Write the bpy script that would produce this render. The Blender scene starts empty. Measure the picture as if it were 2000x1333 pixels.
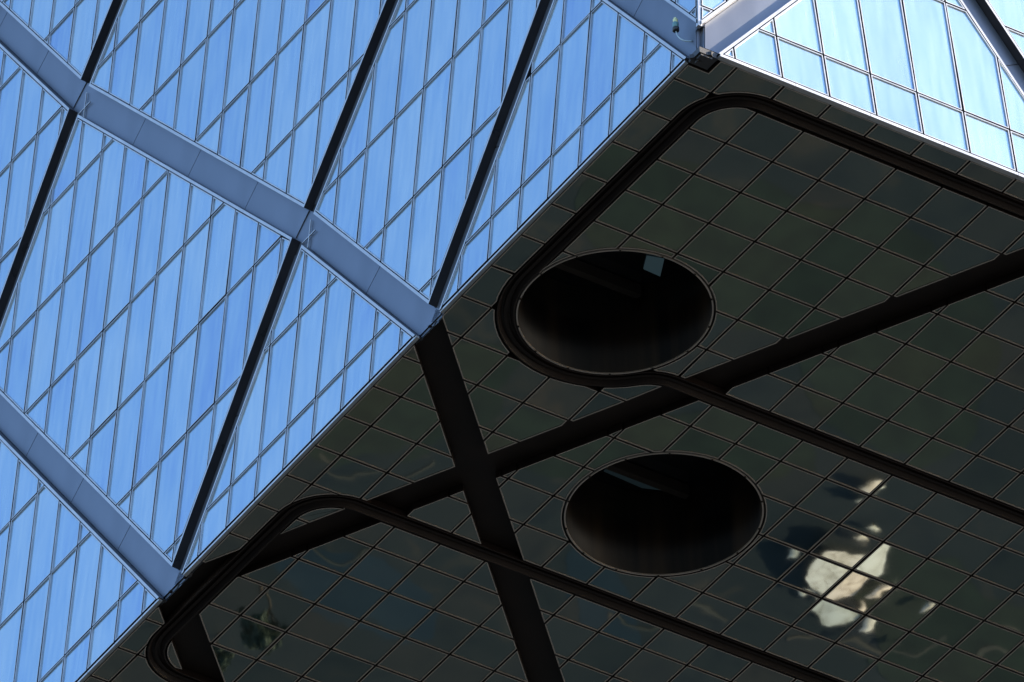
import bpy, bmesh, math, random
from math import sin, cos, pi, radians, sqrt, atan2, floor, ceil
from mathutils import Vector, Matrix
from mathutils.geometry import delaunay_2d_cdt

random.seed(7)
SC = bpy.context.scene
COL = SC.collection

# ------------------------------------------------------------------ frame of reference
# plan grid of the underside: 1 unit = one panel = 1.25 m; x runs inward from the shaded facade,
# y inward from the sunlit facade, z up; the underside hangs 162.8 m above the plaza
U = 1.25
CAMU = Vector((-92.4386, -124.6620, -128.9274))
EYE = 1.6
SOFFIT = EYE - CAMU.z * U
def W(x, y, z=0.0):
    return Vector((x * U, y * U, SOFFIT + z * U))

# ------------------------------------------------------------------ camera
cam = bpy.data.cameras.new('camera')
camo = bpy.data.objects.new('camera', cam); COL.objects.link(camo)
cr = Vector((0.83330777, -0.55171958, -0.0346938)); cu = Vector((-0.32342765, -0.53747241, 0.77879263)); cf = Vector((0.44832211, 0.63775301, 0.62632131))
M = Matrix((( cr.x, cu.x, -cf.x), (cr.y, cu.y, -cf.y), (cr.z, cu.z, -cf.z))).to_4x4()
M.translation = W(*CAMU)
camo.matrix_world = M
cam.sensor_width = 36.0; cam.lens = 22.26675 / 2.0 * 36.0
cam.clip_start = 1.0; cam.clip_end = 6000
SC.camera = camo
FPX = 22266.75
def pix(p):                                   # world unit coords -> photograph pixel (only used to skip what is out of sight)
    d = Vector(p) - CAMU
    return 1000 + FPX * d.dot(cr) / d.dot(cf), 666.5 - FPX * d.dot(cu) / d.dot(cf)

# ------------------------------------------------------------------ sun and sky
SUN = Vector((0.85, -0.40, 0.34)).normalized()
elev = math.asin(SUN.z); azim = atan2(SUN.x, SUN.y)
world = bpy.data.worlds.new('World'); SC.world = world; world.use_nodes = True
nt = world.node_tree; bg = nt.nodes['Background']
sky = nt.nodes.new('ShaderNodeTexSky'); sky.sky_type = 'NISHITA'; sky.sun_disc = False
sky.sun_elevation = elev; sky.sun_rotation = azim; sky.altitude = 50; sky.air_density = 1.0; sky.dust_density = 0.75; sky.ozone_density = 3.0
nt.links.new(sky.outputs[0], bg.inputs[0]); bg.inputs[1].default_value = 0.145
sl = bpy.data.lights.new('sun', 'SUN'); sl.energy = 5.0; sl.angle = radians(0.5); sl.color = (1.0, 0.86, 0.66)
so = bpy.data.objects.new('sun', sl); COL.objects.link(so)
so.rotation_euler = SUN.to_track_quat('Z', 'Y').to_euler()
so.location = (0, 0, 300)
SC.view_settings.view_transform = 'Standard'; SC.view_settings.look = 'None'
SC.view_settings.exposure = 1.92; SC.view_settings.gamma = 1.0; SC.view_settings.use_curve_mapping = False

# ------------------------------------------------------------------ materials
MATS = {}
def newmat(name):
    m = bpy.data.materials.new(name); m.use_nodes = True; MATS[name] = m
    n = m.node_tree.nodes; return m, n, m.node_tree.links, n['Principled BSDF']
def setp(b, **k):
    for a, v in k.items(): b.inputs[a.replace('_', ' ')].default_value = v

def wavy(n, l, b, amp, scale, detail=2.0, stretch=(1, 1, 1), src='Object', pane_tilt=0.0):
    """slightly uneven glass: the normal wanders a little over each pane, differently in every pane"""
    tc = n.new('ShaderNodeTexCoord'); oi = n.new('ShaderNodeObjectInfo'); geo = n.new('ShaderNodeNewGeometry')
    mul = n.new('ShaderNodeMath'); mul.operation = 'MULTIPLY'; mul.inputs[1].default_value = 90.0; l.new(oi.outputs['Random'], mul.inputs[0])
    sc = n.new('ShaderNodeVectorMath'); sc.operation = 'MULTIPLY'; sc.inputs[1].default_value = stretch; l.new(tc.outputs[src], sc.inputs[0])
    ad = n.new('ShaderNodeVectorMath'); ad.operation = 'ADD'; l.new(sc.outputs[0], ad.inputs[0]); l.new(mul.outputs[0], ad.inputs[1])
    no = n.new('ShaderNodeTexNoise'); no.inputs['Scale'].default_value = scale; no.inputs['Detail'].default_value = detail; l.new(ad.outputs[0], no.inputs['Vector'])
    sb = n.new('ShaderNodeVectorMath'); sb.operation = 'SUBTRACT'; sb.inputs[1].default_value = (.5, .5, .5); l.new(no.outputs['Color'], sb.inputs[0])
    sa = n.new('ShaderNodeVectorMath'); sa.operation = 'SCALE'; sa.inputs['Scale'].default_value = amp; l.new(sb.outputs[0], sa.inputs[0])
    a2 = n.new('ShaderNodeVectorMath'); a2.operation = 'ADD'; l.new(geo.outputs['Normal'], a2.inputs[0]); l.new(sa.outputs[0], a2.inputs[1])
    nm = n.new('ShaderNodeVectorMath'); nm.operation = 'NORMALIZE'; l.new(a2.outputs[0], nm.inputs[0])
    l.new(nm.outputs[0], b.inputs['Normal'])
    return oi, ad

def ramp(n, l, fac, stops):
    r = n.new('ShaderNodeValToRGB'); l.new(fac, r.inputs[0]); e = r.color_ramp.elements
    while len(e) < len(stops): e.new(0.5)
    for q, (p, c) in zip(e, stops): q.position = p; q.color = (*c, 1)
    return r

# coated facade glass with a pale ceramic frit: half mirror, half veil, with faint rain streaks
m, n, l, b = newmat('facade_glass')
setp(b, Roughness=0.13, IOR=6.0)
oi, ad = wavy(n, l, b, 0.02, 0.5, 1.5, (1, 1, 0.35))
tc = n.new('ShaderNodeTexCoord')
st = n.new('ShaderNodeMapping'); st.inputs['Scale'].default_value = (6, 6, 0.3); l.new(ad.outputs[0], st.inputs[0])
ns = n.new('ShaderNodeTexNoise'); ns.inputs['Scale'].default_value = 1.0; ns.inputs['Detail'].default_value = 4; l.new(st.outputs[0], ns.inputs[0])
r = ramp(n, l, ns.outputs['Fac'], [(0.3, (0.17, 0.23, 0.31)), (0.7, (0.23, 0.29, 0.36))])
hv = n.new('ShaderNodeHueSaturation'); l.new(r.outputs[0], hv.inputs['Color'])
mr = n.new('ShaderNodeMapRange'); mr.inputs[3].default_value = 0.9; mr.inputs[4].default_value = 1.1; l.new(oi.outputs['Random'], mr.inputs[0]); l.new(mr.outputs[0], hv.inputs['Value'])
l.new(hv.outputs[0], b.inputs['Base Color'])
# the mirror coating itself varies: broad blotches within a pane, rain streaks down it, and a tone of its own per pane
bl = n.new('ShaderNodeTexNoise'); bl.inputs['Scale'].default_value = 0.45; bl.inputs['Detail'].default_value = 3; l.new(ad.outputs[0], bl.inputs[0])
mx = n.new('ShaderNodeMath'); mx.operation = 'MULTIPLY_ADD'; l.new(ns.outputs['Fac'], mx.inputs[0]); mx.inputs[1].default_value = 0.42
mx2 = n.new('ShaderNodeMath'); mx2.operation = 'MULTIPLY_ADD'; l.new(bl.outputs['Fac'], mx2.inputs[0]); mx2.inputs[1].default_value = 0.95; mx2.inputs[2].default_value = -0.355
mx3 = n.new('ShaderNodeMath'); mx3.operation = 'MULTIPLY_ADD'; l.new(oi.outputs['Random'], mx3.inputs[0]); mx3.inputs[1].default_value = 0.26; l.new(mx2.outputs[0], mx3.inputs[2])
l.new(mx3.outputs[0], mx.inputs[2])
tr = ramp(n, l, mx.outputs[0], [(0.14, (0.46, 0.67, 0.98)), (0.42, (0.62, 0.84, 1.0)), (0.78, (0.84, 0.97, 1.0))]); l.new(tr.outputs[0], b.inputs['Specular Tint'])
rr = n.new('ShaderNodeMapRange'); rr.inputs[3].default_value = 0.09; rr.inputs[4].default_value = 0.2; l.new(ns.outputs['Fac'], rr.inputs[0]); l.new(rr.outputs[0], b.inputs['Roughness'])

# underside panels: very dark green mirror-coated glass
m, n, l, b = newmat('soffit_glass')
setp(b, Roughness=0.012, IOR=2.4)
oi, ad = wavy(n, l, b, 0.0023, 1.1, 2.4)
n2 = n.new('ShaderNodeTexNoise'); n2.inputs['Scale'].default_value = 1.3; n2.inputs['Detail'].default_value = 5; l.new(ad.outputs[0], n2.inputs[0])
r = ramp(n, l, n2.outputs['Fac'], [(0.3, (0.003, 0.007, 0.007)), (0.6, (0.010, 0.014, 0.012)), (0.78, (0.022, 0.021, 0.016))])
hv = n.new('ShaderNodeHueSaturation'); l.new(r.outputs[0], hv.inputs['Color']); mr = n.new('ShaderNodeMapRange'); mr.inputs[3].default_value = 0.45; mr.inputs[4].default_value = 1.4; l.new(oi.outputs['Random'], mr.inputs[0]); l.new(mr.outputs[0], hv.inputs['Value'])
# dried rain marks and specks on the glass
sp = n.new('ShaderNodeTexNoise'); sp.inputs['Scale'].default_value = 7.0; sp.inputs['Detail'].default_value = 3; l.new(ad.outputs[0], sp.inputs[0])
sr = n.new('ShaderNodeMapRange'); sr.inputs[1].default_value = 0.70; sr.inputs[2].default_value = 0.80; sr.inputs[4].default_value = 0.6; l.new(sp.outputs['Fac'], sr.inputs[0])
sm_ = n.new('ShaderNodeMix'); sm_.data_type = 'RGBA'; l.new(sr.outputs[0], sm_.inputs[0]); l.new(hv.outputs[0], sm_.inputs[6]); sm_.inputs[7].default_value = (0.07, 0.068, 0.055, 1)
l.new(sm_.outputs[2], b.inputs['Base Color'])
# the coating takes a slightly different tint on every sheet
m7 = n.new('ShaderNodeMath'); m7.operation = 'MULTIPLY'; m7.inputs[1].default_value = 7.31; l.new(oi.outputs['Random'], m7.inputs[0])
f7 = n.new('ShaderNodeMath'); f7.operation = 'FRACT'; l.new(m7.outputs[0], f7.inputs[0])
t7 = ramp(n, l, f7.outputs[0], [(0.0, (0.60, 0.76, 0.74)), (0.5, (0.85, 1.0, 0.96)), (1.0, (1.0, 0.98, 0.86))]); l.new(t7.outputs[0], b.inputs['Specular Tint'])

def simple(name, col, rough, metal=0.0, var=0.12, scale=2.0, ior=1.5, stretch=(1, 1, 1), bump=0.0):
    m, n, l, b = newmat(name); setp(b, Roughness=rough, Metallic=metal, IOR=ior)
    tc = n.new('ShaderNodeTexCoord'); mp = n.new('ShaderNodeMapping'); mp.inputs['Scale'].default_value = stretch; l.new(tc.outputs['Object'], mp.inputs[0])
    no = n.new('ShaderNodeTexNoise'); no.inputs['Scale'].default_value = scale; no.inputs['Detail'].default_value = 6; l.new(mp.outputs[0], no.inputs[0])
    r = ramp(n, l, no.outputs['Fac'], [(0.3, tuple(c * (1 - var) for c in col)), (0.7, tuple(min(1, c * (1 + var)) for c in col))])
    l.new(r.outputs[0], b.inputs['Base Color'])
    rr = n.new('ShaderNodeMapRange'); rr.inputs[3].default_value = max(0.02, rough - .08); rr.inputs[4].default_value = min(1, rough + .08); l.new(no.outputs['Fac'], rr.inputs[0]); l.new(rr.outputs[0], b.inputs['Roughness'])
    if bump:
        bp = n.new('ShaderNodeBump'); bp.inputs['Strength'].default_value = bump; bp.inputs['Distance'].default_value = 0.02; l.new(no.outputs['Fac'], bp.inputs['Height']); l.new(bp.outputs[0], b.inputs['Normal'])
    return m
simple('aluminium', (0.43, 0.43, 0.45), 0.35, 0.55)
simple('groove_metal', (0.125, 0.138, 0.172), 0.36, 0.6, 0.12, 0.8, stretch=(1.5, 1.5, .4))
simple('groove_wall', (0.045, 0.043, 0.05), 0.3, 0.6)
simple('soffit_frame', (0.40, 0.34, 0.30), 0.45, 0.4)  # aluminium with the warm ground bounce tinted into its colour
simple('dark_metal', (0.016, 0.0105, 0.0085), 0.55, 0.0, .25, 1.2, 1.22)
simple('track_metal', (0.019, 0.012, 0.010), 0.5, 0.0, .25, 1.2, 1.25)
simple('beam_metal', (0.05, 0.04, 0.035), 0.5, 0.2)
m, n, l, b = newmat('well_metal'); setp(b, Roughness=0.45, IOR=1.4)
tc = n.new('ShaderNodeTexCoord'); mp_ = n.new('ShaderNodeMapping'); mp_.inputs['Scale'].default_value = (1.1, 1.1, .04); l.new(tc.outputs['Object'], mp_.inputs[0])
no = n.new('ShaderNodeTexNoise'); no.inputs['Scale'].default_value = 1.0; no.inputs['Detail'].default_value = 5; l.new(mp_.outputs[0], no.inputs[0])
r = ramp(n, l, no.outputs['Fac'], [(0.46, (0.004, 0.0035, 0.004)), (0.68, (0.05, 0.031, 0.018))]); l.new(r.outputs[0], b.inputs['Base Color'])  # brown sheen streaks painted into the wall colour
simple('lamp_body', (0.10, 0.22, 0.24), 0.5)
simple('lamp_glass', (0.62, 0.60, 0.30), 0.25)
simple('lamp_pipe', (0.30, 0.36, 0.40), 0.45, 0.3)
simple('bracket_black', (0.02, 0.02, 0.025), 0.55)
simple('concrete', (0.22, 0.21, 0.2), 0.8)
simple('bark', (0.09, 0.065, 0.045), 0.9, 0, .3, 6)
simple('foliage', (0.040, 0.052, 0.028), 0.7, 0, .4, 1.5)
simple('path_stone', (0.075, 0.064, 0.042), 0.8, 0, .25, .8)
simple('lawn', (0.014, 0.022, 0.012), 0.95, 0, .4, .6)
simple('pond_water', (0.017, 0.027, 0.028), 0.5, 0, .2, .3)
m, n, l, b = newmat('reflector_cloth'); setp(b, Roughness=0.8)  # pale cloth of the reflectors added below the underside
tc = n.new('ShaderNodeTexCoord'); vo = n.new('ShaderNodeTexVoronoi'); vo.feature = 'DISTANCE_TO_EDGE'; vo.inputs['Scale'].default_value = 0.9; no = n.new('ShaderNodeTexNoise'); no.inputs['Scale'].default_value = 1.6; no.inputs['Detail'].default_value = 6
l.new(tc.outputs['Object'], no.inputs[0]); va = n.new('ShaderNodeVectorMath'); va.operation = 'MULTIPLY_ADD'; va.inputs[1].default_value = (.9, .9, .9); l.new(no.outputs['Color'], va.inputs[0]); l.new(tc.outputs['Object'], va.inputs[2]); l.new(va.outputs[0], vo.inputs['Vector'])
r = ramp(n, l, vo.outputs['Distance'], [(0.0, (0.30, 0.25, 0.18)), (0.035, (0.80, 0.73, 0.60)), (0.3, (0.85, 0.79, 0.67))]); r2_ = ramp(n, l, no.outputs['Fac'], [(0.32, (0.62, 0.60, 0.56)), (0.55, (1, 1, 1))])
mm = n.new('ShaderNodeMix'); mm.data_type = 'RGBA'; mm.blend_type = 'MULTIPLY'; mm.inputs[0].default_value = 1.0; l.new(r.outputs[0], mm.inputs[6]); l.new(r2_.outputs[0], mm.inputs[7]); l.new(mm.outputs[2], b.inputs['Base Color'])
m, n, l, b = newmat('pool_glass'); setp(b, Roughness=0.08, IOR=2.2); b.inputs['Base Color'].default_value = (0.012, 0.013, 0.016, 1)
for nm, st in (('sky_glow', .013), ('sky_glow_dim', .004)):
    m, n, l, b = newmat(nm); b.inputs['Base Color'].default_value = (.02, .03, .035, 1); b.inputs['Emission Color'].default_value = (0.35, 0.62, 0.75, 1); b.inputs['Emission Strength'].default_value = st  # weak emission stands in for sky reflected in a glass inset

# ------------------------------------------------------------------ mesh helpers
def tag(o, label=None, cat=None, group=None, kind=None):
    for k, v in (('label', label), ('category', cat), ('group', group), ('kind', kind)):
        if v: o[k] = v
    return o
def obj_from(name, me, parent=None, loc=None):
    o = bpy.data.objects.new(name, me); COL.objects.link(o)
    if parent is not None: o.parent = parent
    if loc is not None: o.location = loc
    return o
def mesh(name, verts, faces, mats, fm=None, smooth=False):
    me = bpy.data.meshes.new(name); me.from_pydata([tuple(v) for v in verts], [], faces)
    for k in mats: me.materials.append(MATS[k])
    if fm: me.polygons.foreach_set('material_index', fm)
    if smooth: me.polygons.foreach_set('use_smooth', [True] * len(me.polygons))
    me.update(); return me
class MB:
    def __init__(s): s.v = []; s.f = []
    def add(s, vs, fs):
        k = len(s.v); s.v += [Vector(v) for v in vs]; s.f += [[i + k for i in f] for f in fs]
    def box8(s, p):                     # p: 4 bottom corners then 4 top corners
        s.add(p, [(0, 3, 2, 1), (4, 5, 6, 7), (0, 1, 5, 4), (1, 2, 6, 5), (2, 3, 7, 6), (3, 0, 4, 7)])
    def bar(s, a, b2, wv, hv):
        a = Vector(a); b2 = Vector(b2); wv = Vector(wv); hv = Vector(hv)
        s.box8([a - wv - hv, a + wv - hv, a + wv + hv, a - wv + hv, b2 - wv - hv, b2 + wv - hv, b2 + wv + hv, b2 - wv + hv])
    def tube(s, pts, rad, k=10):
        n = len(pts); base = len(s.v)
        for i, p in enumerate(pts):
            t = (Vector(pts[min(i + 1, n - 1)]) - Vector(pts[max(i - 1, 0)])).normalized()
            a = t.orthogonal().normalized() if i == 0 else (a - t * a.dot(t)).normalized(); c = t.cross(a)
            rd = rad[i] if isinstance(rad, (list, tuple)) else rad
            s.v += [Vector(p) + (a * cos(2 * pi * j / k) + c * sin(2 * pi * j / k)) * rd for j in range(k)]
        for i in range(n - 1):
            for j in range(k): s.f.append([base + i * k + j, base + i * k + (j + 1) % k, base + (i + 1) * k + (j + 1) % k, base + (i + 1) * k + j])
        s.f.append([base + j for j in range(k)][::-1]); s.f.append([base + (n - 1) * k + j for j in range(k)])
    def build(s, name, mat, parent=None, smooth=False):
        me = mesh(name, s.v, s.f, [mat], None, smooth)
        bm = bmesh.new(); bm.from_mesh(me); bmesh.ops.recalc_face_normals(bm, faces=bm.faces); bm.to_mesh(me); bm.free()
        return obj_from(name, me, parent)

# 2-D polygons
def clip(poly, a, bb, c):               # keep a*x+b*y >= c
    out = []
    for i in range(len(poly)):
        p, q = poly[i], poly[(i + 1) % len(poly)]
        dp = a * p[0] + bb * p[1] - c; dq = a * q[0] + bb * q[1] - c
        if dp >= 0: out.append(p)
        if dp * dq < 0:
            t = dp / (dp - dq); out.append((p[0] + t * (q[0] - p[0]), p[1] + t * (q[1] - p[1])))
    return out
def inpoly(poly, x, y):
    r = False; j = len(poly) - 1
    for i in range(len(poly)):
        xi, yi = poly[i]; xj, yj = poly[j]
        if (yi > y) != (yj > y) and x < (xj - xi) * (y - yi) / (yj - yi) + xi: r = not r
        j = i
    return r
def area(p): return 0.5 * sum(p[i][0] * p[(i + 1) % len(p)][1] - p[(i + 1) % len(p)][0] * p[i][1] for i in range(len(p)))
def perim(p): return sum(math.hypot(p[i][0] - p[i - 1][0], p[i][1] - p[i - 1][1]) for i in range(len(p)))
def regions(poly, cuts, keep):
    """split a polygon along cut polylines; return the boundary loops of every connected piece for which keep(x, y)"""
    x0 = min(p[0] for p in poly); x1 = max(p[0] for p in poly); y0 = min(p[1] for p in poly); y1 = max(p[1] for p in poly)
    V = [Vector(p) for p in poly]; E = [(i, (i + 1) % len(poly)) for i in range(len(poly))]
    for c in cuts:
        for p, q in zip(c, c[1:]):
            if max(p[0], q[0]) < x0 or min(p[0], q[0]) > x1 or max(p[1], q[1]) < y0 or min(p[1], q[1]) > y1: continue
            V += [Vector(p), Vector(q)]; E.append((len(V) - 2, len(V) - 1))
    ov, oe, of, *_ = delaunay_2d_cdt(V, E, [], 0, 1e-5)
    tris = []
    for t in of:
        cx = sum(ov[i][0] for i in t) / 3; cy = sum(ov[i][1] for i in t) / 3
        if inpoly(poly, cx, cy) and keep(cx, cy):
            a, b_, c = (ov[i] for i in t)
            if (b_[0] - a[0]) * (c[1] - a[1]) - (c[0] - a[0]) * (b_[1] - a[1]) < 0: t = t[::-1]
            tris.append(tuple(t))
    emap = {}
    for k, t in enumerate(tris):
        for i in range(3): emap[(t[i], t[(i + 1) % 3])] = k
    comp = [-1] * len(tris); nc = 0
    for k in range(len(tris)):
        if comp[k] >= 0: continue
        st = [k]; comp[k] = nc
        while st:
            q = st.pop(); t = tris[q]
            for i in range(3):
                o = emap.get((t[(i + 1) % 3], t[i]))
                if o is not None and comp[o] < 0: comp[o] = nc; st.append(o)
        nc += 1
    out = []
    for c in range(nc):
        nxt = {}
        tl = [t for k, t in enumerate(tris) if comp[k] == c]
        for t in tl:
            for i in range(3):
                e = (t[i], t[(i + 1) % 3])
                if (e[1], e[0]) not in emap or comp[emap[(e[1], e[0])]] != c: nxt.setdefault(e[0], []).append(e[1])
        loops = []
        while nxt:
            s = next(iter(nxt)); lp = [s]; cur = s
            while True:
                o = nxt[cur]; k = o.pop()
                if not o: del nxt[cur]
                if k == s: break
                lp.append(k); cur = k
                if cur not in nxt: break
            loops.append([(ov[i][0], ov[i][1]) for i in lp])
        out.append((loops, [[(ov[i][0], ov[i][1]) for i in t] for t in tl]))
    return out
def tidy(p, e=.03):
    q = []
    for i in range(len(p)):
        if math.hypot(p[i][0] - p[i - 1][0], p[i][1] - p[i - 1][1]) > e: q.append(p[i])
    r = []
    for i in range(len(q)):
        a, b_, c = q[i - 1], q[i], q[(i + 1) % len(q)]
        u = (b_[0] - a[0], b_[1] - a[1]); v = (c[0] - b_[0], c[1] - b_[1])
        if abs(u[0] * v[1] - u[1] * v[0]) > 1e-3 * math.hypot(*u) * math.hypot(*v): r.append(b_)
    return r
def inset(p, d):
    out = []; n = len(p)
    for i in range(n):
        a, b_, c = p[i - 1], p[i], p[(i + 1) % n]
        u = Vector((b_[0] - a[0], b_[1] - a[1])).normalized(); v = Vector((c[0] - b_[0], c[1] - b_[1])).normalized()
        n1 = Vector((-u.y, u.x)); n2 = Vector((-v.y, v.x))
        k = n1 + n2; f = d / max(0.2, 1 + n1.dot(n2))
        out.append((b_[0] + k.x * f, b_[1] + k.y * f))
    return out

# ------------------------------------------------------------------ the three faces of the tower corner
LA, LE, LG = 0.118, -1.8259, 0.0181        # shaded facade: x = LE + LG*y + LA*z
RA, RE, RG = 0.101, -1.8957, -0.0055       # sunlit facade: y = RE + RG*x + RA*z
DEP = 0.16                                  # depth of the grooves
NL = Vector((-1, LG, LA)).normalized(); NR = Vector((RG, -1, RA)).normalized(); NS = Vector((0, 0, -1))
def mapL(s, t, d=0.0): return Vector((LE + LG * s + LA * t, s, t)) + NL * d
def mapR(s, t, d=0.0): return Vector((s, RE + RG * s + RA * t, t)) + NR * d
def mapS(s, t, d=0.0): return Vector((s, t, 0)) + NS * d
FLIP = {'L': True, 'R': False, 'S': True}   # does (s,t) run clockwise seen from outside?

def visible(mp, poly, marg=45):
    pts = [pix(mp(*p)) for p in poly]
    return not (max(p[0] for p in pts) < -marg or min(p[0] for p in pts) > 2000 + marg or max(p[1] for p in pts) < -marg or min(p[1] for p in pts) > 1333 + marg)

CACHE = {}
def panel(name, mp, side, loop, parent, glass, frame, gap, fw, proud=0.014, tilt=0.0, key=None, label=None):
    """one glazed unit: pane set in its own thin frame, standing proud of the wall behind by the groove depth"""
    cx = sum(p[0] for p in loop) / len(loop); cy = sum(p[1] for p in loop) / len(loop)
    org = mp(cx, cy)
    me = CACHE.get(key) if key else None
    if me is None:
        L0 = inset(loop, gap); L1 = inset(L0, fw); n = len(loop)
        if area(L1) <= 0.002: return None
        def P(p, d): return (mp(p[0], p[1], d) - org) * U
        vs = [P(p, -DEP + .01) for p in L0] + [P(p, proud) for p in L0] + [P(p, proud) for p in L1] + [P(p, 0) for p in L1]
        fs = []; fm = []
        for i in range(n):
            j = (i + 1) % n
            for r in range(3): fs.append([r * n + i, r * n + j, (r + 1) * n + j, (r + 1) * n + i]); fm.append(2 if r == 0 else 1)
        fs.append([3 * n + i for i in range(n)]); fm.append(0)
        if FLIP[side]: fs = [f[::-1] for f in fs]
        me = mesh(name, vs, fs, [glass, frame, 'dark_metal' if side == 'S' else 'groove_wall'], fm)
        if key: CACHE[key] = me
    o = obj_from(name, me, parent, Vector((org.x * U, org.y * U, SOFFIT + org.z * U)))
    if tilt: o.rotation_euler = (random.gauss(0, tilt), random.gauss(0, tilt), random.gauss(0, tilt) * .3)
    return o

tower = bpy.data.objects.new('office_tower', None); COL.objects.link(tower)
tag(tower, 'glass office tower corner with crossing diagonal grooves and a dark panelled underside', 'tower')

# ---- underside: cut curves
def arc(cx, cy, r, a0, a1, step=6):
    k = max(2, int(abs(a1 - a0) / step)); return [(cx + r * cos(radians(a0 + (a1 - a0) * i / k)), cy + r * sin(radians(a0 + (a1 - a0) * i / k))) for i in range(k + 1)]
HOLES = [(0.98, 4.97), (5.06, 9.42)]; HR = [1.755, 1.815]
THW = 0.165; TC = 0.182
# first track: along the sunlit edge, round the corner, down to the round window, round it and off to the right
R1 = 1.97; r2 = 0.9; yl = 6.09; h0 = HOLES[0]
dy = yl + r2 - h0[1]; dx = sqrt((R1 + r2) ** 2 - dy * dy); a_t = math.degrees(atan2(dy, dx)); fx, fy = h0[0] + dx, yl + r2
TRACK1 = [(22, -1.225)] + arc(0.02, -0.225, 1.0, -90, -180) + arc(h0[0], h0[1], R1, 180, a_t) + arc(fx, fy, r2, a_t - 180, -90)[1:] + [(22, yl)]
TRACK2 = [(22, 12.09)] + arc(0.08, 13.05, 0.96, -90, -180) + arc(0.09, 17.26, 0.97, 180, 90) + [(22, 18.23)]
def offset_line(path, d):
    out = []
    for i, p in enumerate(path):
        a = path[max(i - 1, 0)]; c = path[min(i + 1, len(path) - 1)]
        u = Vector((p[0] - a[0], p[1] - a[1])); v = Vector((c[0] - p[0], c[1] - p[1]))
        u = (u if u.length else v).normalized(); v = (v if v.length else u).normalized()
        n1 = Vector((-u.y, u.x)); n2 = Vector((-v.y, v.x)); k = (n1 + n2) * (d / max(.2, 1 + n1.dot(n2)))
        out.append((p[0] + k.x, p[1] + k.y))
    return out
def dpath(path, x, y):
    best = 1e9
    for (ax, ay), (bx, by) in zip(path, path[1:]):
        ux, uy = bx - ax, by - ay; t = max(0, min(1, ((x - ax) * ux + (y - ay) * uy) / (ux * ux + uy * uy)))
        best = min(best, math.hypot(x - ax - t * ux, y - ay - t * uy))
    return best
# straight bands: a*x + b*y between c0 and c1
BANDS = [(-1, 1, 8.33, 9.20), (2, 1, 12.20, 13.66), (-1, 1, 17.07, 17.97)]
def band_lines():
    out = []
    for a, b_, c0, c1 in BANDS:
        for c in (c0, c1):
            out.append([(x, (c - a * x) / b_) for x in (-4, 26)])
    return out
CUTS = [offset_line(TRACK1, TC), offset_line(TRACK1, -TC), offset_line(TRACK2, TC), offset_line(TRACK2, -TC)] + band_lines()
CUTS += [arc(cx, cy, r_ + .048, 0, 360, 5) for (cx, cy), r_ in zip(HOLES, HR)]
def keepS(x, y):
    for a, b_, c0, c1 in BANDS:
        if c0 < a * x + b_ * y < c1: return False
    for (cx, cy), r_ in zip(HOLES, HR):
        if math.hypot(x - cx, y - cy) < (r_ + .048) * .9995: return False
    return dpath(TRACK1, x, y) > TC * .999 and dpath(TRACK2, x, y) > TC * .999

# ---- facade grooves: nodes in (s, t), t = height above the underside
def node(s, t): return (s, t)
LB = [((-1.95, 0), (3.1, 6.32)), ((7.0, 0), (12.2, 6.32)), ((12.2, 6.32), (22.3, 17.36)), ((22.3, 17.36), (27.3, 23.75)), ((15.95, 0), (27.0, 13.85)),
      ((7.0, 0), (3.1, 6.32)), ((12.2, 6.32), (4.37, 17.36)), ((15.95, 0), (12.2, 6.32)), ((22.3, 17.36), (25.45, 11.8)), ((22.3, 17.36), (17.5, 24.1)), ((3.1, 6.32), (13.2, 17.36))]
RB = [((-1.88, 0), (3.4, 6.32)), ((7.12, 0), (3.4, 6.32))]
GH = 0.30; GT = 0.055
def dseg(a, b_, s, t, ext=0.0):
    ux, uy = b_[0] - a[0], b_[1] - a[1]; L = math.hypot(ux, uy); ux /= L; uy /= L
    k = (s - a[0]) * ux + (t - a[1]) * uy
    if k < -ext or k > L + ext: return 1e9
    return abs((s - a[0]) * uy - (t - a[1]) * ux)
def seg_rect(a, b_, hw, ext):
    u = Vector((b_[0] - a[0], b_[1] - a[1])).normalized(); nrm = Vector((-u.y, u.x)); A = Vector(a) - u * ext; B = Vector(b_) + u * ext
    q = [A + nrm * hw, B + nrm * hw, B - nrm * hw, A - nrm * hw]; q = [(p.x, p.y) for p in q]; return q + [q[0]]
EXT = 0.12
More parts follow.
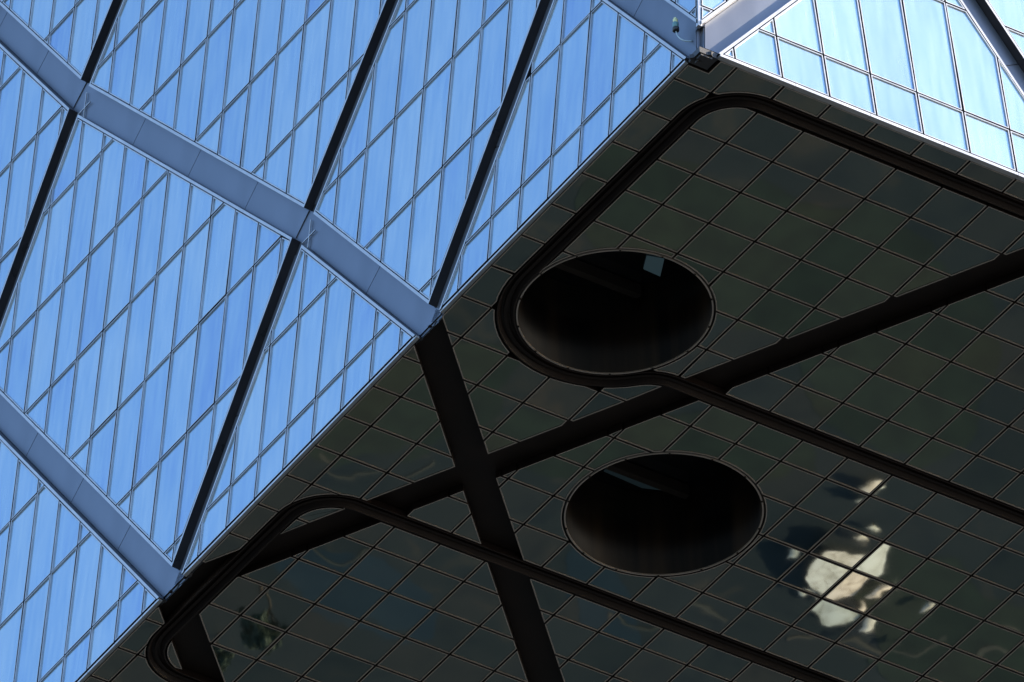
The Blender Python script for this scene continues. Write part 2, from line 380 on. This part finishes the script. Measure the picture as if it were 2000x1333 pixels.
def facade(side, mp, segs, cols, rows, corner, limit, name):
    """corner: (a,b,c) half plane kept at the corner edge"""
    root = None
    cuts = [seg_rect(a, b_, GH + GT, EXT + GT) for a, b_ in segs]
    def keep(s, t): return all(dseg(a, b_, s, t, EXT + GT) > GH + GT - 1e-4 for a, b_ in segs)
    # wall behind, floor of the grooves
    x0, x1, z1 = limit
    quad = clip(clip([(x0, 0.0), (x1, 0.0), (x1, z1), (x0, z1)], *corner), 0, 1, .10)
    vs = [mp(p[0], p[1], -DEP) for p in quad]; fs = [list(range(len(quad)))]
    if FLIP[side]: fs = [f[::-1] for f in fs]
    root = obj_from(name, mesh(name, [v * U + Vector((0, 0, SOFFIT)) for v in vs], fs, ['groove_metal']), tower)
    k = 0
    for i in range(len(cols) - 1):
        for j in range(len(rows) - 1):
            cell = [(cols[i], rows[j]), (cols[i + 1], rows[j]), (cols[i + 1], rows[j + 1]), (cols[i], rows[j + 1])]
            cc = clip(cell, *corner)
            if len(cc) < 3 or not visible(mp, cc): continue
            for loops, _ in regions(cc, cuts, keep):
                lp = tidy(max(loops, key=lambda q: abs(area(q))))
                if len(lp) < 3 or area(lp) < .02 or 2 * area(lp) / perim(lp) < .07: continue
                full = len(lp) == 4 and abs(area(lp) - abs(area(cell))) < 1e-3
                if full: lp = cell
                if panel('window_pane', mp, side, lp, root, 'facade_glass', 'aluminium', .018, .021, .026, 0.0022, (side, j) if full else None): k += 1
    # raised lips along the grooves
    cuts2 = cuts + [seg_rect(a, b_, GH, EXT) for a, b_ in segs]
    def keep2(s, t):
        return not keep(s, t) and all(dseg(a, b_, s, t, EXT) > GH - 1e-4 for a, b_ in segs)
    big = clip([(x0, .05), (x1 if side == 'R' else 28, .05), (x1 if side == 'R' else 28, 25), (x0, 25)], *corner)
    for loops, tl in regions(big, cuts2, keep2):
        lp = max(loops, key=lambda q: abs(area(q)))
        if len(lp) < 3 or abs(area(lp)) < .01 or not visible(mp, lp, 20): continue
        org = mp(*lp[0]); vs = []; fs = []
        def P(p, d): return (mp(p[0], p[1], d) - org) * U
        for q in loops:
            n_ = len(q); k0 = len(vs); vs += [P(p, -DEP + .004) for p in q] + [P(p, .03) for p in q]
            fs += [[k0 + i, k0 + (i + 1) % n_, k0 + n_ + (i + 1) % n_, k0 + n_ + i] for i in range(n_)]
        nw = len(fs)
        for t in tl:
            k0 = len(vs); vs += [P(p, .03) for p in t]; fs.append([k0, k0 + 1, k0 + 2])
        if FLIP[side]: fs = [f[::-1] for f in fs]
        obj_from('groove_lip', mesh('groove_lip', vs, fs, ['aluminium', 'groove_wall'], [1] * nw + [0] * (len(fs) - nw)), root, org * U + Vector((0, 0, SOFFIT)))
    # cover plates on the floor of the grooves, with open seams
    for a, b_ in segs:
        A = Vector(a); B = Vector(b_); L = (B - A).length; u = (B - A) / L; nrm = Vector((-u.y, u.x))
        zs = [.3 + 2.76 * q for q in range(0, 12)] if min(a[1], b_[1]) < 1 else [6.32 + 2.76 * q for q in range(0, 8)]
        tt = sorted(t for t in ((z - A.y) / u.y for z in zs) if .9 < t < L - .9)
        lo = -0.0 if a[1] < .5 else .50
        cutsT = [(.12 if a[1] < .5 else .5)] + tt + [L - .5]
        for t0, t1 in zip(cutsT, cutsT[1:]):
            q = [A + u * (t0 + .012) - nrm * (GH - .012), A + u * (t1 - .012) - nrm * (GH - .012), A + u * (t1 - .012) + nrm * (GH - .012), A + u * (t0 + .012) + nrm * (GH - .012)]
            q = clip([(p.x, p.y) for p in q], corner[0], corner[1], corner[2] + .02)
            q = clip(q, 0, 1, .11)
            if len(q) < 3 or not visible(mp, q, 20): continue
            if area(q) < 0: q = q[::-1]
            org = mp(*q[0]); n_ = len(q)
            vs = [(mp(p[0], p[1], -DEP + .002) - org) * U for p in q] + [(mp(p[0], p[1], -DEP + .02) - org) * U for p in q]
            fs = [[i, (i + 1) % n_, n_ + (i + 1) % n_, n_ + i] for i in range(n_)] + [[n_ + i for i in range(n_)]]
            if FLIP[side]: fs = [f[::-1] for f in fs]
            obj_from('groove_plate', mesh('groove_plate', vs, fs, ['groove_metal']), root, org * U + Vector((0, 0, SOFFIT)))
    print(name, k)
    return root

ROWS = [.075] + [1.13 + 2.757 * k for k in range(10)]
colsL = [float(k) for k in range(-3, 29)]
fl = facade('L', mapL, LB, colsL, ROWS, (1, -RA, RE + .045), (-3, 60, 34), 'glass_facade')
colsR = [-.085 + 1.008 * k for k in range(-3, 9)]
fr = facade('R', mapR, RB, colsR, ROWS, (1, -LA, LE - .034 + .045), (-3, 140, 34), 'glass_facade')

# ---- underside panels
soff_poly = [(-1.72, -1.80), (140, -1.80 - .0055 * 140), (140, 60), (-1.72 + LG * 60, 60)]
def keepB(x, y): return all(math.hypot(x - cx, y - cy) > (r_ + .01) for (cx, cy), r_ in zip(HOLES, HR))
loopsB = regions(soff_poly, [arc(cx, cy, r_ + .012, 0, 360, 5) for (cx, cy), r_ in zip(HOLES, HR)], keepB)
vs = []; fs = []
for _, tl in loopsB:
    for t in tl:
        k = len(vs); vs += [mapS(p[0], p[1], -DEP) * U + Vector((0, 0, SOFFIT)) for p in t]; fs.append([k + 2, k + 1, k])
soffit = obj_from('underside', mesh('underside', vs, fs, ['dark_metal']), tower)
cnt = 0
for i in range(-2, 16):
    for j in range(-2, 22):
        cell = [(i, j), (i + 1, j), (i + 1, j + 1), (i, j + 1)]
        cc = clip(cell, 1, -LG, LE + .055); cc = clip(cc, -RG, 1, RE + .055) if len(cc) > 2 else cc
        if len(cc) < 3 or not visible(mapS, cc, 30): continue
        # corner notch where the black bracket sits
        notch = [[(-1.36, -2.5), (-1.36, -1.45), (-2.5, -1.45)]]
        for loops, _ in regions(cc, CUTS + notch, lambda x, y: keepS(x, y) and not (x < -1.36 and y < -1.45)):
            lp = tidy(max(loops, key=lambda q: abs(area(q))))
            if len(lp) < 3 or area(lp) < .012 or 2 * area(lp) / perim(lp) < .05: continue
            full = len(lp) == 4 and abs(area(lp) - 1) < 1e-3
            if full: lp = cell
            if panel('soffit_panel', mapS, 'S', lp, soffit, 'soffit_glass', 'soffit_frame', .021, .02, 0.012, 0.0007, 'S' if full else None): cnt += 1
print('soffit panels', cnt)

# ---- maintenance tracks: channel with a rail in it
def sweep(path, prof):
    """closed profile [(offset, depth)] swept along a plan path"""
    lines = [offset_line(path, o) for o, d in prof]; k = len(prof); vs = []; fs = []
    for i in range(len(path)):
        for (o, d), ln in zip(prof, lines): vs.append(mapS(ln[i][0], ln[i][1], d) * U + Vector((0, 0, SOFFIT)))
    for i in range(len(path) - 1):
        for j in range(k): fs.append([i * k + j, i * k + (j + 1) % k, (i + 1) * k + (j + 1) % k, (i + 1) * k + j])
    return vs, fs
for path in (TRACK1, TRACK2):
    m1 = MB()
    h, w = THW, .022
    m1.add(*sweep(path, [(-h, .014), (-h + w, .014), (-h + .05, -.03), (-.075, -.085), (.075, -.085), (h - .05, -.03), (h - w, .014), (h, .014), (h, -.13), (-h, -.13)]))
    ch = m1.build('maintenance_track', 'track_metal', tower)
    m2 = MB(); m2.add(*sweep(path, [(-.032, -.035), (.032, -.035), (.032, -.05), (.012, -.055), (.012, -.084), (-.012, -.084), (-.012, -.055), (-.032, -.05)]))
    m2.build('rail', 'dark_metal', ch)

# ---- round windows: rim, deep well, dark glass above, beam, small glowing pane imitating sky in the glass
def ring(cx, cy, r0, r1, z0, z1, k=96):
    vs = []; fs = []
    for i in range(k):
        a = 2 * pi * i / k
        for r_, z_ in ((r0, z0), (r1, z0), (r1, z1), (r0, z1)): vs.append(W(cx + r_ * cos(a), cy + r_ * sin(a), z_))
    for i in range(k):
        j = (i + 1) % k
        for q in range(4): fs.append([i * 4 + q, i * 4 + (q + 1) % 4, j * 4 + (q + 1) % 4, j * 4 + q])
    return vs, fs
for q, (cx, cy) in enumerate(HOLES):
    RO = HR[q]; RR = RO + .026
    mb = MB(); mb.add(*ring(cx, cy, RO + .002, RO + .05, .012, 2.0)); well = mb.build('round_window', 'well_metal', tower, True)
    mb = MB(); mb.add(*ring(cx, cy, RO, RR, -.014, .010)); rm = mb.build('rim', 'soffit_frame', well)
    for i in range(14):
        a = 2 * pi * (i + .3) / 14; c = Vector((cos(a), sin(a), 0)); mb = MB(); p_ = Vector((cx, cy, 0)) + c * (RO + .012); tg = Vector((-c.y, c.x, 0))
        mb.bar(W(*(p_ - tg * .018 + Vector((0, 0, -.022)))), W(*(p_ + tg * .018 + Vector((0, 0, -.022)))), c * (.016 * U), Vector((0, 0, .007 * U))); mb.build('clip', 'dark_metal', well)
    k = 72; vs = [W(cx + RO * cos(2 * pi * i / k), cy + RO * sin(2 * pi * i / k), 1.95) for i in range(k)]
    obj_from('glass_floor', mesh('glass_floor', vs, [list(range(k))[::-1]], ['pool_glass']), well)
    mb = MB(); mb.bar(W(cx - 1.36, cy + 1.1, 1.8), W(cx + 1.36, cy + 1.1, 1.8), Vector((0, .07 * U, 0)), Vector((0, 0, .12 * U))); mb.build('beam', 'beam_metal', well)
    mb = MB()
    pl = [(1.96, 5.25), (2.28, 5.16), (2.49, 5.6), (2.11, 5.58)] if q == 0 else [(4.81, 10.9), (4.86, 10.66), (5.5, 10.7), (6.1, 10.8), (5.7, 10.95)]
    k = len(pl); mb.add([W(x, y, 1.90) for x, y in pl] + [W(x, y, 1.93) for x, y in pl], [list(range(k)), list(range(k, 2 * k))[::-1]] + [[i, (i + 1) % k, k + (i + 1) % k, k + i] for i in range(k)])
    mb.build('sky_glow_pane', 'sky_glow' if q == 0 else 'sky_glow_dim', well)

# ---- edge trims where facade and underside meet, corner post, corner bracket
def edge_bar(name, p0, p1, n1, n2, w1, w2, mat):
    mb = MB(); mb.bar(p0 * U + Vector((0, 0, SOFFIT)), p1 * U + Vector((0, 0, SOFFIT)), n1 * (w1 * U), n2 * (w2 * U)); return mb.build(name, mat, tower)
up = Vector((0, 0, 1))
LCUT = [-1.45, 6.62, 7.42, 15.55, 16.4, 40]
for s0, s1 in zip(LCUT[0::2], LCUT[1::2]):
    s = s0
    while s < s1 - .01:
        e = min(s1, floor(s) + 1 + .0) if s < 22 else s1
        edge_bar('edge_trim', mapL(s + .006, .035, -.03), mapL(e - .006, .035, -.03), NL, up, .035, .02, 'aluminium'); s = e
RCUT = [-1.42, 6.7]
s = RCUT[0]
while s < RCUT[1] - .01:
    e = min(RCUT[1], s + 1.6)
    edge_bar('edge_trim', mapR(s + .004, .03, -.02), mapR(e - .004, .03, -.02), NR, up, .05, .03, 'aluminium'); s = e
for sn, tn in ((22.3, 17.36), (12.2, 6.32)):
    o_ = Vector((0, 0, SOFFIT)); dd = -DEP + .03
    for p0, p1, wv in (((sn - .01, tn - .62), (sn - .01, tn + .22), Vector((0, 1, 0))), ((sn - .22, tn - .2), (sn + .24, tn - .2), Vector((0, 0, 1)))):
        mb = MB(); mb.bar(mapL(*p0, dd) * U + o_, mapL(*p1, dd) * U + o_, wv * (.010 * U), NL * (.012 * U)); mb.build('seam_strip', 'aluminium', fl)
for sn in (7.0, 15.95):
    for ds, w_, h_ in ((-.33, .05, .03), (.04 + .01 * sn, .03, .016)):
        mb = MB(); a = mapL(sn + ds - w_, .085, -.09) * U; b2 = mapL(sn + ds + w_, .085, -.09) * U; o_ = Vector((0, 0, SOFFIT))
        mb.bar(a + o_, b2 + o_, NL * (.03 * U), up * (h_ * .5 * U)); mb.build('edge_bracket', 'dark_metal', tower)
mb = MB()
def corner(t, d=0.0):
    y = (RE + RG * (LE + LA * t) + RA * t) / (1 - RG * LG); x = LE + LG * y + LA * t; return Vector((x, y, t))
c0, c1 = corner(.62), corner(34)
off = Vector((.035, .035, 0))
mb.bar((c0 + off) * U + Vector((0, 0, SOFFIT)), (c1 + off) * U + Vector((0, 0, SOFFIT)), Vector((.04, 0, 0)) * U, Vector((0, .04, 0)) * U); mb.build('corner_post', 'aluminium', tower)
mb = MB(); K = corner(0)
def bxu(x0, x1, y0, y1, z0, z1): mb.box8([W(*p) for p in ((x0, y0, z0), (x1, y0, z0), (x1, y1, z0), (x0, y1, z0), (x0, y0, z1), (x1, y0, z1), (x1, y1, z1), (x0, y1, z1))])
bxu(K.x + .05, -1.42, K.y + .04, -1.50, -.02, .10); bxu(K.x + .09, K.x + .33, K.y + .06, K.y + .20, -.06, -.02); bxu(K.x + .12, K.x + .2, K.y + .22, K.y + .3, -.07, -.02)
mb.bar(W(K.x + .02, K.y + .30, .02), W(K.x + .30, K.y + .02, .02), Vector((.03, .03, 0)), Vector((0, 0, .05)))
mb.build('corner_bracket', 'bracket_black', tower)

# ---- the body of the tower behind its skin, with the leaning leg that carries it
mb = MB()
xa, ya = 140, 60; ZT = 34
b0 = [Vector((-1.62, -1.72, .16)), Vector((xa, -1.72 - .8, .16)), Vector((xa, ya, .16)), Vector((-1.62 + LG * ya, ya, .16))]
t0 = [Vector((-1.62 + LA * ZT, -1.72 + RA * ZT, ZT)), Vector((xa, -2.5 + RA * ZT, ZT)), Vector((xa, ya, ZT)), Vector((-1.62 + LG * ya + LA * ZT, ya, ZT))]
P = [v * U + Vector((0, 0, SOFFIT)) for v in b0 + t0]
mb.add(P, [(4, 5, 6, 7), (1, 2, 6, 5), (2, 3, 7, 6)])
mb.build('body', 'concrete', tower)
mb = MB(); g = -SOFFIT / U
leg = [(106, 4, g), (150, 4, g), (150, 60, g), (106, 60, g), (100, 0, .15), (140, 0, .15), (140, 58, .15), (100, 58, .15)]
mb.box8([W(*p) for p in leg]); mb.build('leg', 'concrete', tower)

# ---- warning lamp on a bent pipe in the groove beside the corner
lamp = bpy.data.objects.new('warning_lamp', None); COL.objects.link(lamp)
tag(lamp, 'small green warning lamp on a bent pipe in the groove beside the tower corner', 'lamp')
base = mapL(-1.42, .62, -DEP + .02); head = base + NL * .16 + Vector((0, .26, .34))
lamp.location = base * U + Vector((0, 0, SOFFIT))
def lp_(p): return (p - base) * U
mb = MB(); pts = []
for i in range(13):
    t = i / 12; a = base; b2 = base + NL * .16 + Vector((0, .2, .02)); c = head
    pts.append(lp_(a * (1 - t) ** 2 + b2 * (2 * t * (1 - t)) + c * t * t))
mb.tube(pts, .014 * U); mb.build('pipe', 'lamp_pipe', lamp, True)
def turned(name, prof, mat):
    mb = MB(); k = 20; o = lp_(head)
    for z, r_ in prof:
        pass
    mb.tube([o + Vector((0, 0, z * U)) for z, r_ in prof], [r_ * U for z, r_ in prof], k); return mb.build(name, mat, lamp, True)
turned('base_box', [(-.01, .05), (0, .062), (.06, .062), (.07, .05)], 'bracket_black')
turned('body', [(.07, .05), (.08, .056), (.17, .056), (.18, .05)], 'lamp_body')
turned('lens', [(.18, .046), (.20, .044), (.25, .046), (.27, .03), (.29, .03), (.30, .012)], 'lamp_glass')

# ------------------------------------------------------------------ the plaza below, which the dark panels mirror
m, n, l, b = newmat('plaza_paving')
setp(b, Roughness=0.8)
tc = n.new('ShaderNodeTexCoord'); no = n.new('ShaderNodeTexNoise'); no.inputs['Scale'].default_value = 0.22; no.inputs['Detail'].default_value = 7; no.inputs['Distortion'].default_value = 1.5; l.new(tc.outputs['Object'], no.inputs[0])
r = ramp(n, l, no.outputs['Fac'], [(0.33, (0.005, 0.010, 0.011)), (0.47, (0.012, 0.017, 0.015)), (0.58, (0.014, 0.018, 0.016)), (0.66, (0.034, 0.029, 0.019)), (0.74, (0.012, 0.017, 0.017))])
l.new(r.outputs[0], b.inputs['Base Color'])
g = obj_from('ground', mesh('ground', [(-3000, -3000, 0), (3000, -3000, 0), (3000, 3000, 0), (-3000, 3000, 0)], [[0, 1, 2, 3]], ['plaza_paving'])); tag(g, kind='structure')

def mirror(px, py, h=0.0):
    """plaza point (metres) that the underside mirrors at a photograph pixel"""
    d = cf + cr * ((px - 1000) / FPX) - cu * ((py - 666.5) / FPX)
    s = -CAMU.z / d.z; P0 = CAMU + d * s
    dn = Vector((d.x, d.y, -d.z)); t = (SOFFIT - h) / U / d.z
    q = P0 + dn * t; return Vector((q.x * U, q.y * U, h))
def flat(name, pts, z, mat, label=None):
    vs = [Vector((p.x, p.y, z)) for p in pts]; o = obj_from(name, mesh(name, vs, [list(range(len(vs)))], [mat])); tag(o, kind='structure')
    if o.data.polygons[0].normal.z < 0: o.data.flip_normals()
    return o
def blobpts(c, rx, ry, rot, seed, k=40):
    rn = random.Random(seed); ph = [rn.uniform(0, 6.28) for _ in range(4)]; out = []
    for i in range(k):
        a = 2 * pi * i / k; f = 1 + .16 * sin(2 * a + ph[0]) + .1 * sin(3 * a + ph[1]) + .05 * sin(5 * a + ph[2])
        x, y = rx * f * cos(a), ry * f * sin(a); out.append(Vector((c.x + x * cos(rot) - y * sin(rot), c.y + x * sin(rot) + y * cos(rot), 0)))
    return out
for i, (px, py, rx, ry) in enumerate([(700, 1150, 5, 2.2), (1180, 1170, 3.5, 1.6)]):
    flat('pond', blobpts(mirror(px, py), rx, ry, i * .8, 20 + i), .004 + .002 * i, 'pond_water')
for i, (px, py, rx, ry) in enumerate([(1500, 500, 9, 5), (1750, 700, 7, 5), (1300, 880, 8, 3), (1850, 1250, 6, 4), (800, 800, 6, 3)]):
    flat('lawn', blobpts(mirror(px, py), rx, ry, i * 1.3, 60 + i), .012 + .003 * i, 'lawn')
def ribbon(pts, w, z):
    L = [(p.x, p.y) for p in pts]; a = offset_line(L, w / 2); b2 = offset_line(L, -w / 2); vs = [(x, y, z) for x, y in a] + [(x, y, z) for x, y in b2]; k = len(L)
    return vs, [[i, i + k, i + k + 1, i + 1] for i in range(k - 1)]
for i, (pp, w) in enumerate([([(620, 900), (680, 945), (760, 940), (830, 900)], .28), ([(560, 1050), (640, 1090), (700, 1060)], .25), ([(1180, 1160), (1230, 1205), (1330, 1190), (1420, 1230)], .3),
        ([(1560, 1260), (1650, 1250), (1760, 1300), (1850, 1260)], .35), ([(1900, 1270), (1950, 1240), (2000, 1290)], .5)]):
    w *= .6; P = [mirror(*p) for p in pp]; sm = []
    for a in range(len(P) - 1):
        for t in range(8):
            u = t / 8; p0 = P[max(a - 1, 0)]; p1 = P[a]; p2 = P[a + 1]; p3 = P[min(a + 2, len(P) - 1)]
            sm.append(.5 * ((2 * p1) + (p2 - p0) * u + (2 * p0 - 5 * p1 + 4 * p2 - p3) * u * u + (3 * p1 - p0 - 3 * p2 + p3) * u ** 3))
    sm.append(P[-1]); o = obj_from('path', mesh('path', *ribbon(sm, w, .03 + .003 * i), ['path_stone'])); tag(o, kind='structure')
    if o.data.polygons[0].normal.z < 0: o.data.flip_normals()

# unseen cloth added below and tipped sunward, outlined to mirror as the pale patches
AX = Vector((sin(radians(11)), -.08, cos(radians(11)))).normalized()
def reflector(outl, label, h=0.4):
    c = sum((Vector(p) for p in outl), Vector((0, 0))) / len(outl); C0 = mirror(c.x, c.y, h)
    def on(px, py):                       # where the mirrored sight line meets the tipped cloth
        a = mirror(px, py, 0); b2 = mirror(px, py, 6); d = b2 - a; t = AX.dot(C0 - a) / AX.dot(d); return a + d * t
    rim = [on(*p) for p in outl]; k = len(rim); root = bpy.data.objects.new('added_reflector', None); COL.objects.link(root); root.location = (C0.x, C0.y, 0)
    tag(root, label, 'reflector', 'added pale reflectors mirrored in the underside')
    vs = []; fs = []; R_ = 5
    for r_ in range(R_):
        f = 1 - r_ / R_
        for i, p in enumerate(rim):
            q = C0 + (p - C0) * f; vs.append(q + AX * (.10 * (1 - f * f) + .02 * sin(3 * f + i)) - Vector((C0.x, C0.y, 0)))
    vs.append(C0 + AX * .1 - Vector((C0.x, C0.y, 0)))
    for r_ in range(R_ - 1):
        for i in range(k): fs.append([r_ * k + i, r_ * k + (i + 1) % k, (r_ + 1) * k + (i + 1) % k, (r_ + 1) * k + i])
    for i in range(k): fs.append([(R_ - 1) * k + i, (R_ - 1) * k + (i + 1) % k, R_ * k])
    me = mesh('cloth', vs, fs, ['reflector_cloth'], None, True); bm = bmesh.new(); bm.from_mesh(me); bmesh.ops.recalc_face_normals(bm, faces=bm.faces)
    bm.to_mesh(me); bm.free()
    obj_from('cloth', me, root)
    mb = MB(); mb.tube([Vector((0, 0, 0)), Vector((0, 0, h))], .05, 8); mb.build('pole', 'dark_metal', root)
def z3(pts): return [(1250 + .375 * x, 833 + .375 * y) for x, y in pts]
REFLECTORS = [(z3([(960, 690), (985, 650), (1030, 625), (1100, 622), (1180, 640), (1245, 650), (1300, 690), (1292, 760), (1260, 812), (1210, 850), (1170, 890), (1135, 950), (1085, 975), (1000, 985), (955, 960), (945, 915), (890, 870), (873, 790), (900, 745), (935, 712)]), 'large added pale awning, biggest of the patches mirrored in the underside'),
       (z3([(1108, 318), (1150, 295), (1240, 298), (1195, 345), (1150, 338)]), 'small added pale awning, topmost of the patches mirrored in the underside'),
       (z3([(1130, 535), (1190, 532), (1228, 572), (1185, 560)]), 'added pale awning sliver mirrored just above the largest patch'),
       (z3([(755, 727), (765, 690), (838, 658), (820, 690), (790, 718)]), 'added pale awning mirrored left of the largest patch, near the round window'),
       (z3([(843, 882), (880, 875), (910, 905), (870, 918), (850, 905)]), 'added pale awning dot mirrored at the lower left of the largest patch'),
       (z3([(1200, 980), (1270, 900), (1345, 853), (1330, 900), (1270, 955), (1220, 982)]), 'crescent of added pale awning mirrored right of the largest patch'),
       (z3([(1095, 1075), (1120, 1035), (1170, 1000), (1192, 1010), (1180, 1045), (1130, 1078)]), 'added pale awning mirrored below the largest patch'),
       (z3([(1298, 1183), (1330, 1145), (1362, 1128), (1350, 1165)]), 'lowest small added pale awning mirrored in the underside'),
       (z3([(1440, 1055), (1480, 1010), (1518, 988), (1500, 1030), (1465, 1055)]), 'rightmost faint added pale awning mirrored in the underside')]
for a in REFLECTORS: reflector(*a)

# trees beside the plaza
def tree(c, H, R_, label, seed):
    rn = random.Random(seed); root = bpy.data.objects.new('plaza_tree', None); COL.objects.link(root); root.location = (c.x, c.y, 0)
    tag(root, label, 'tree', 'plaza trees mirrored in the underside')
    mb = MB(); mb.tube([Vector((0, 0, 0)), Vector((.05, .04, H * .3)), Vector((-.05, .06, H * .6)), Vector((0, 0, H * .85))], [R_ * .09, R_ * .07, R_ * .05, R_ * .02], 8)
    for q in range(5):
        a = q * 1.26 + rn.random(); mb.tube([Vector((0, 0, H * .4)), Vector((cos(a), sin(a), 0)) * R_ * .4 + Vector((0, 0, H * .55)), Vector((cos(a), sin(a), 0)) * R_ * .75 + Vector((0, 0, H * .7))], [R_ * .04, R_ * .03, R_ * .012], 6)
    mb.build('trunk', 'bark', root, True)
    vs = []; fs = []; cl = []
    for q in range(16):
        a = rn.uniform(0, 6.28); e = rn.uniform(-.5, 1); rr = R_ * rn.uniform(.3, .8); cl.append((Vector((cos(a) * rr * sqrt(max(.1, 1 - e * e)), sin(a) * rr * sqrt(max(.1, 1 - e * e)), H * .68 + e * H * .24)), R_ * rn.uniform(.22, .42)))
    for q in range(2600):
        c_, r_ = rn.choice(cl); d = Vector((rn.gauss(0, 1), rn.gauss(0, 1), rn.gauss(0, 1))).normalized(); p = c_ + d * r_ * rn.random() ** .4
        a = Vector((rn.gauss(0, 1), rn.gauss(0, 1), rn.gauss(0, 1))).normalized() * .13; b2 = d.cross(a).normalized() * .09
        k = len(vs); vs += [p - a, p + b2, p + a, p - b2]; fs.append([k, k + 1, k + 2, k + 3])
    obj_from('crown', mesh('crown', vs, fs, ['foliage']), root)
for i, (px, py, H, R_, lab) in enumerate([(512, 1195, 4.0, 1.0, 'dark leafy tree mirrored at the lower left, between the two tracks'), (425, 1290, 3.5, .7, 'small dark tree mirrored at the very lower left of the underside')]):
    tree(mirror(px, py, H * .6), H, R_, lab, 100 + i)
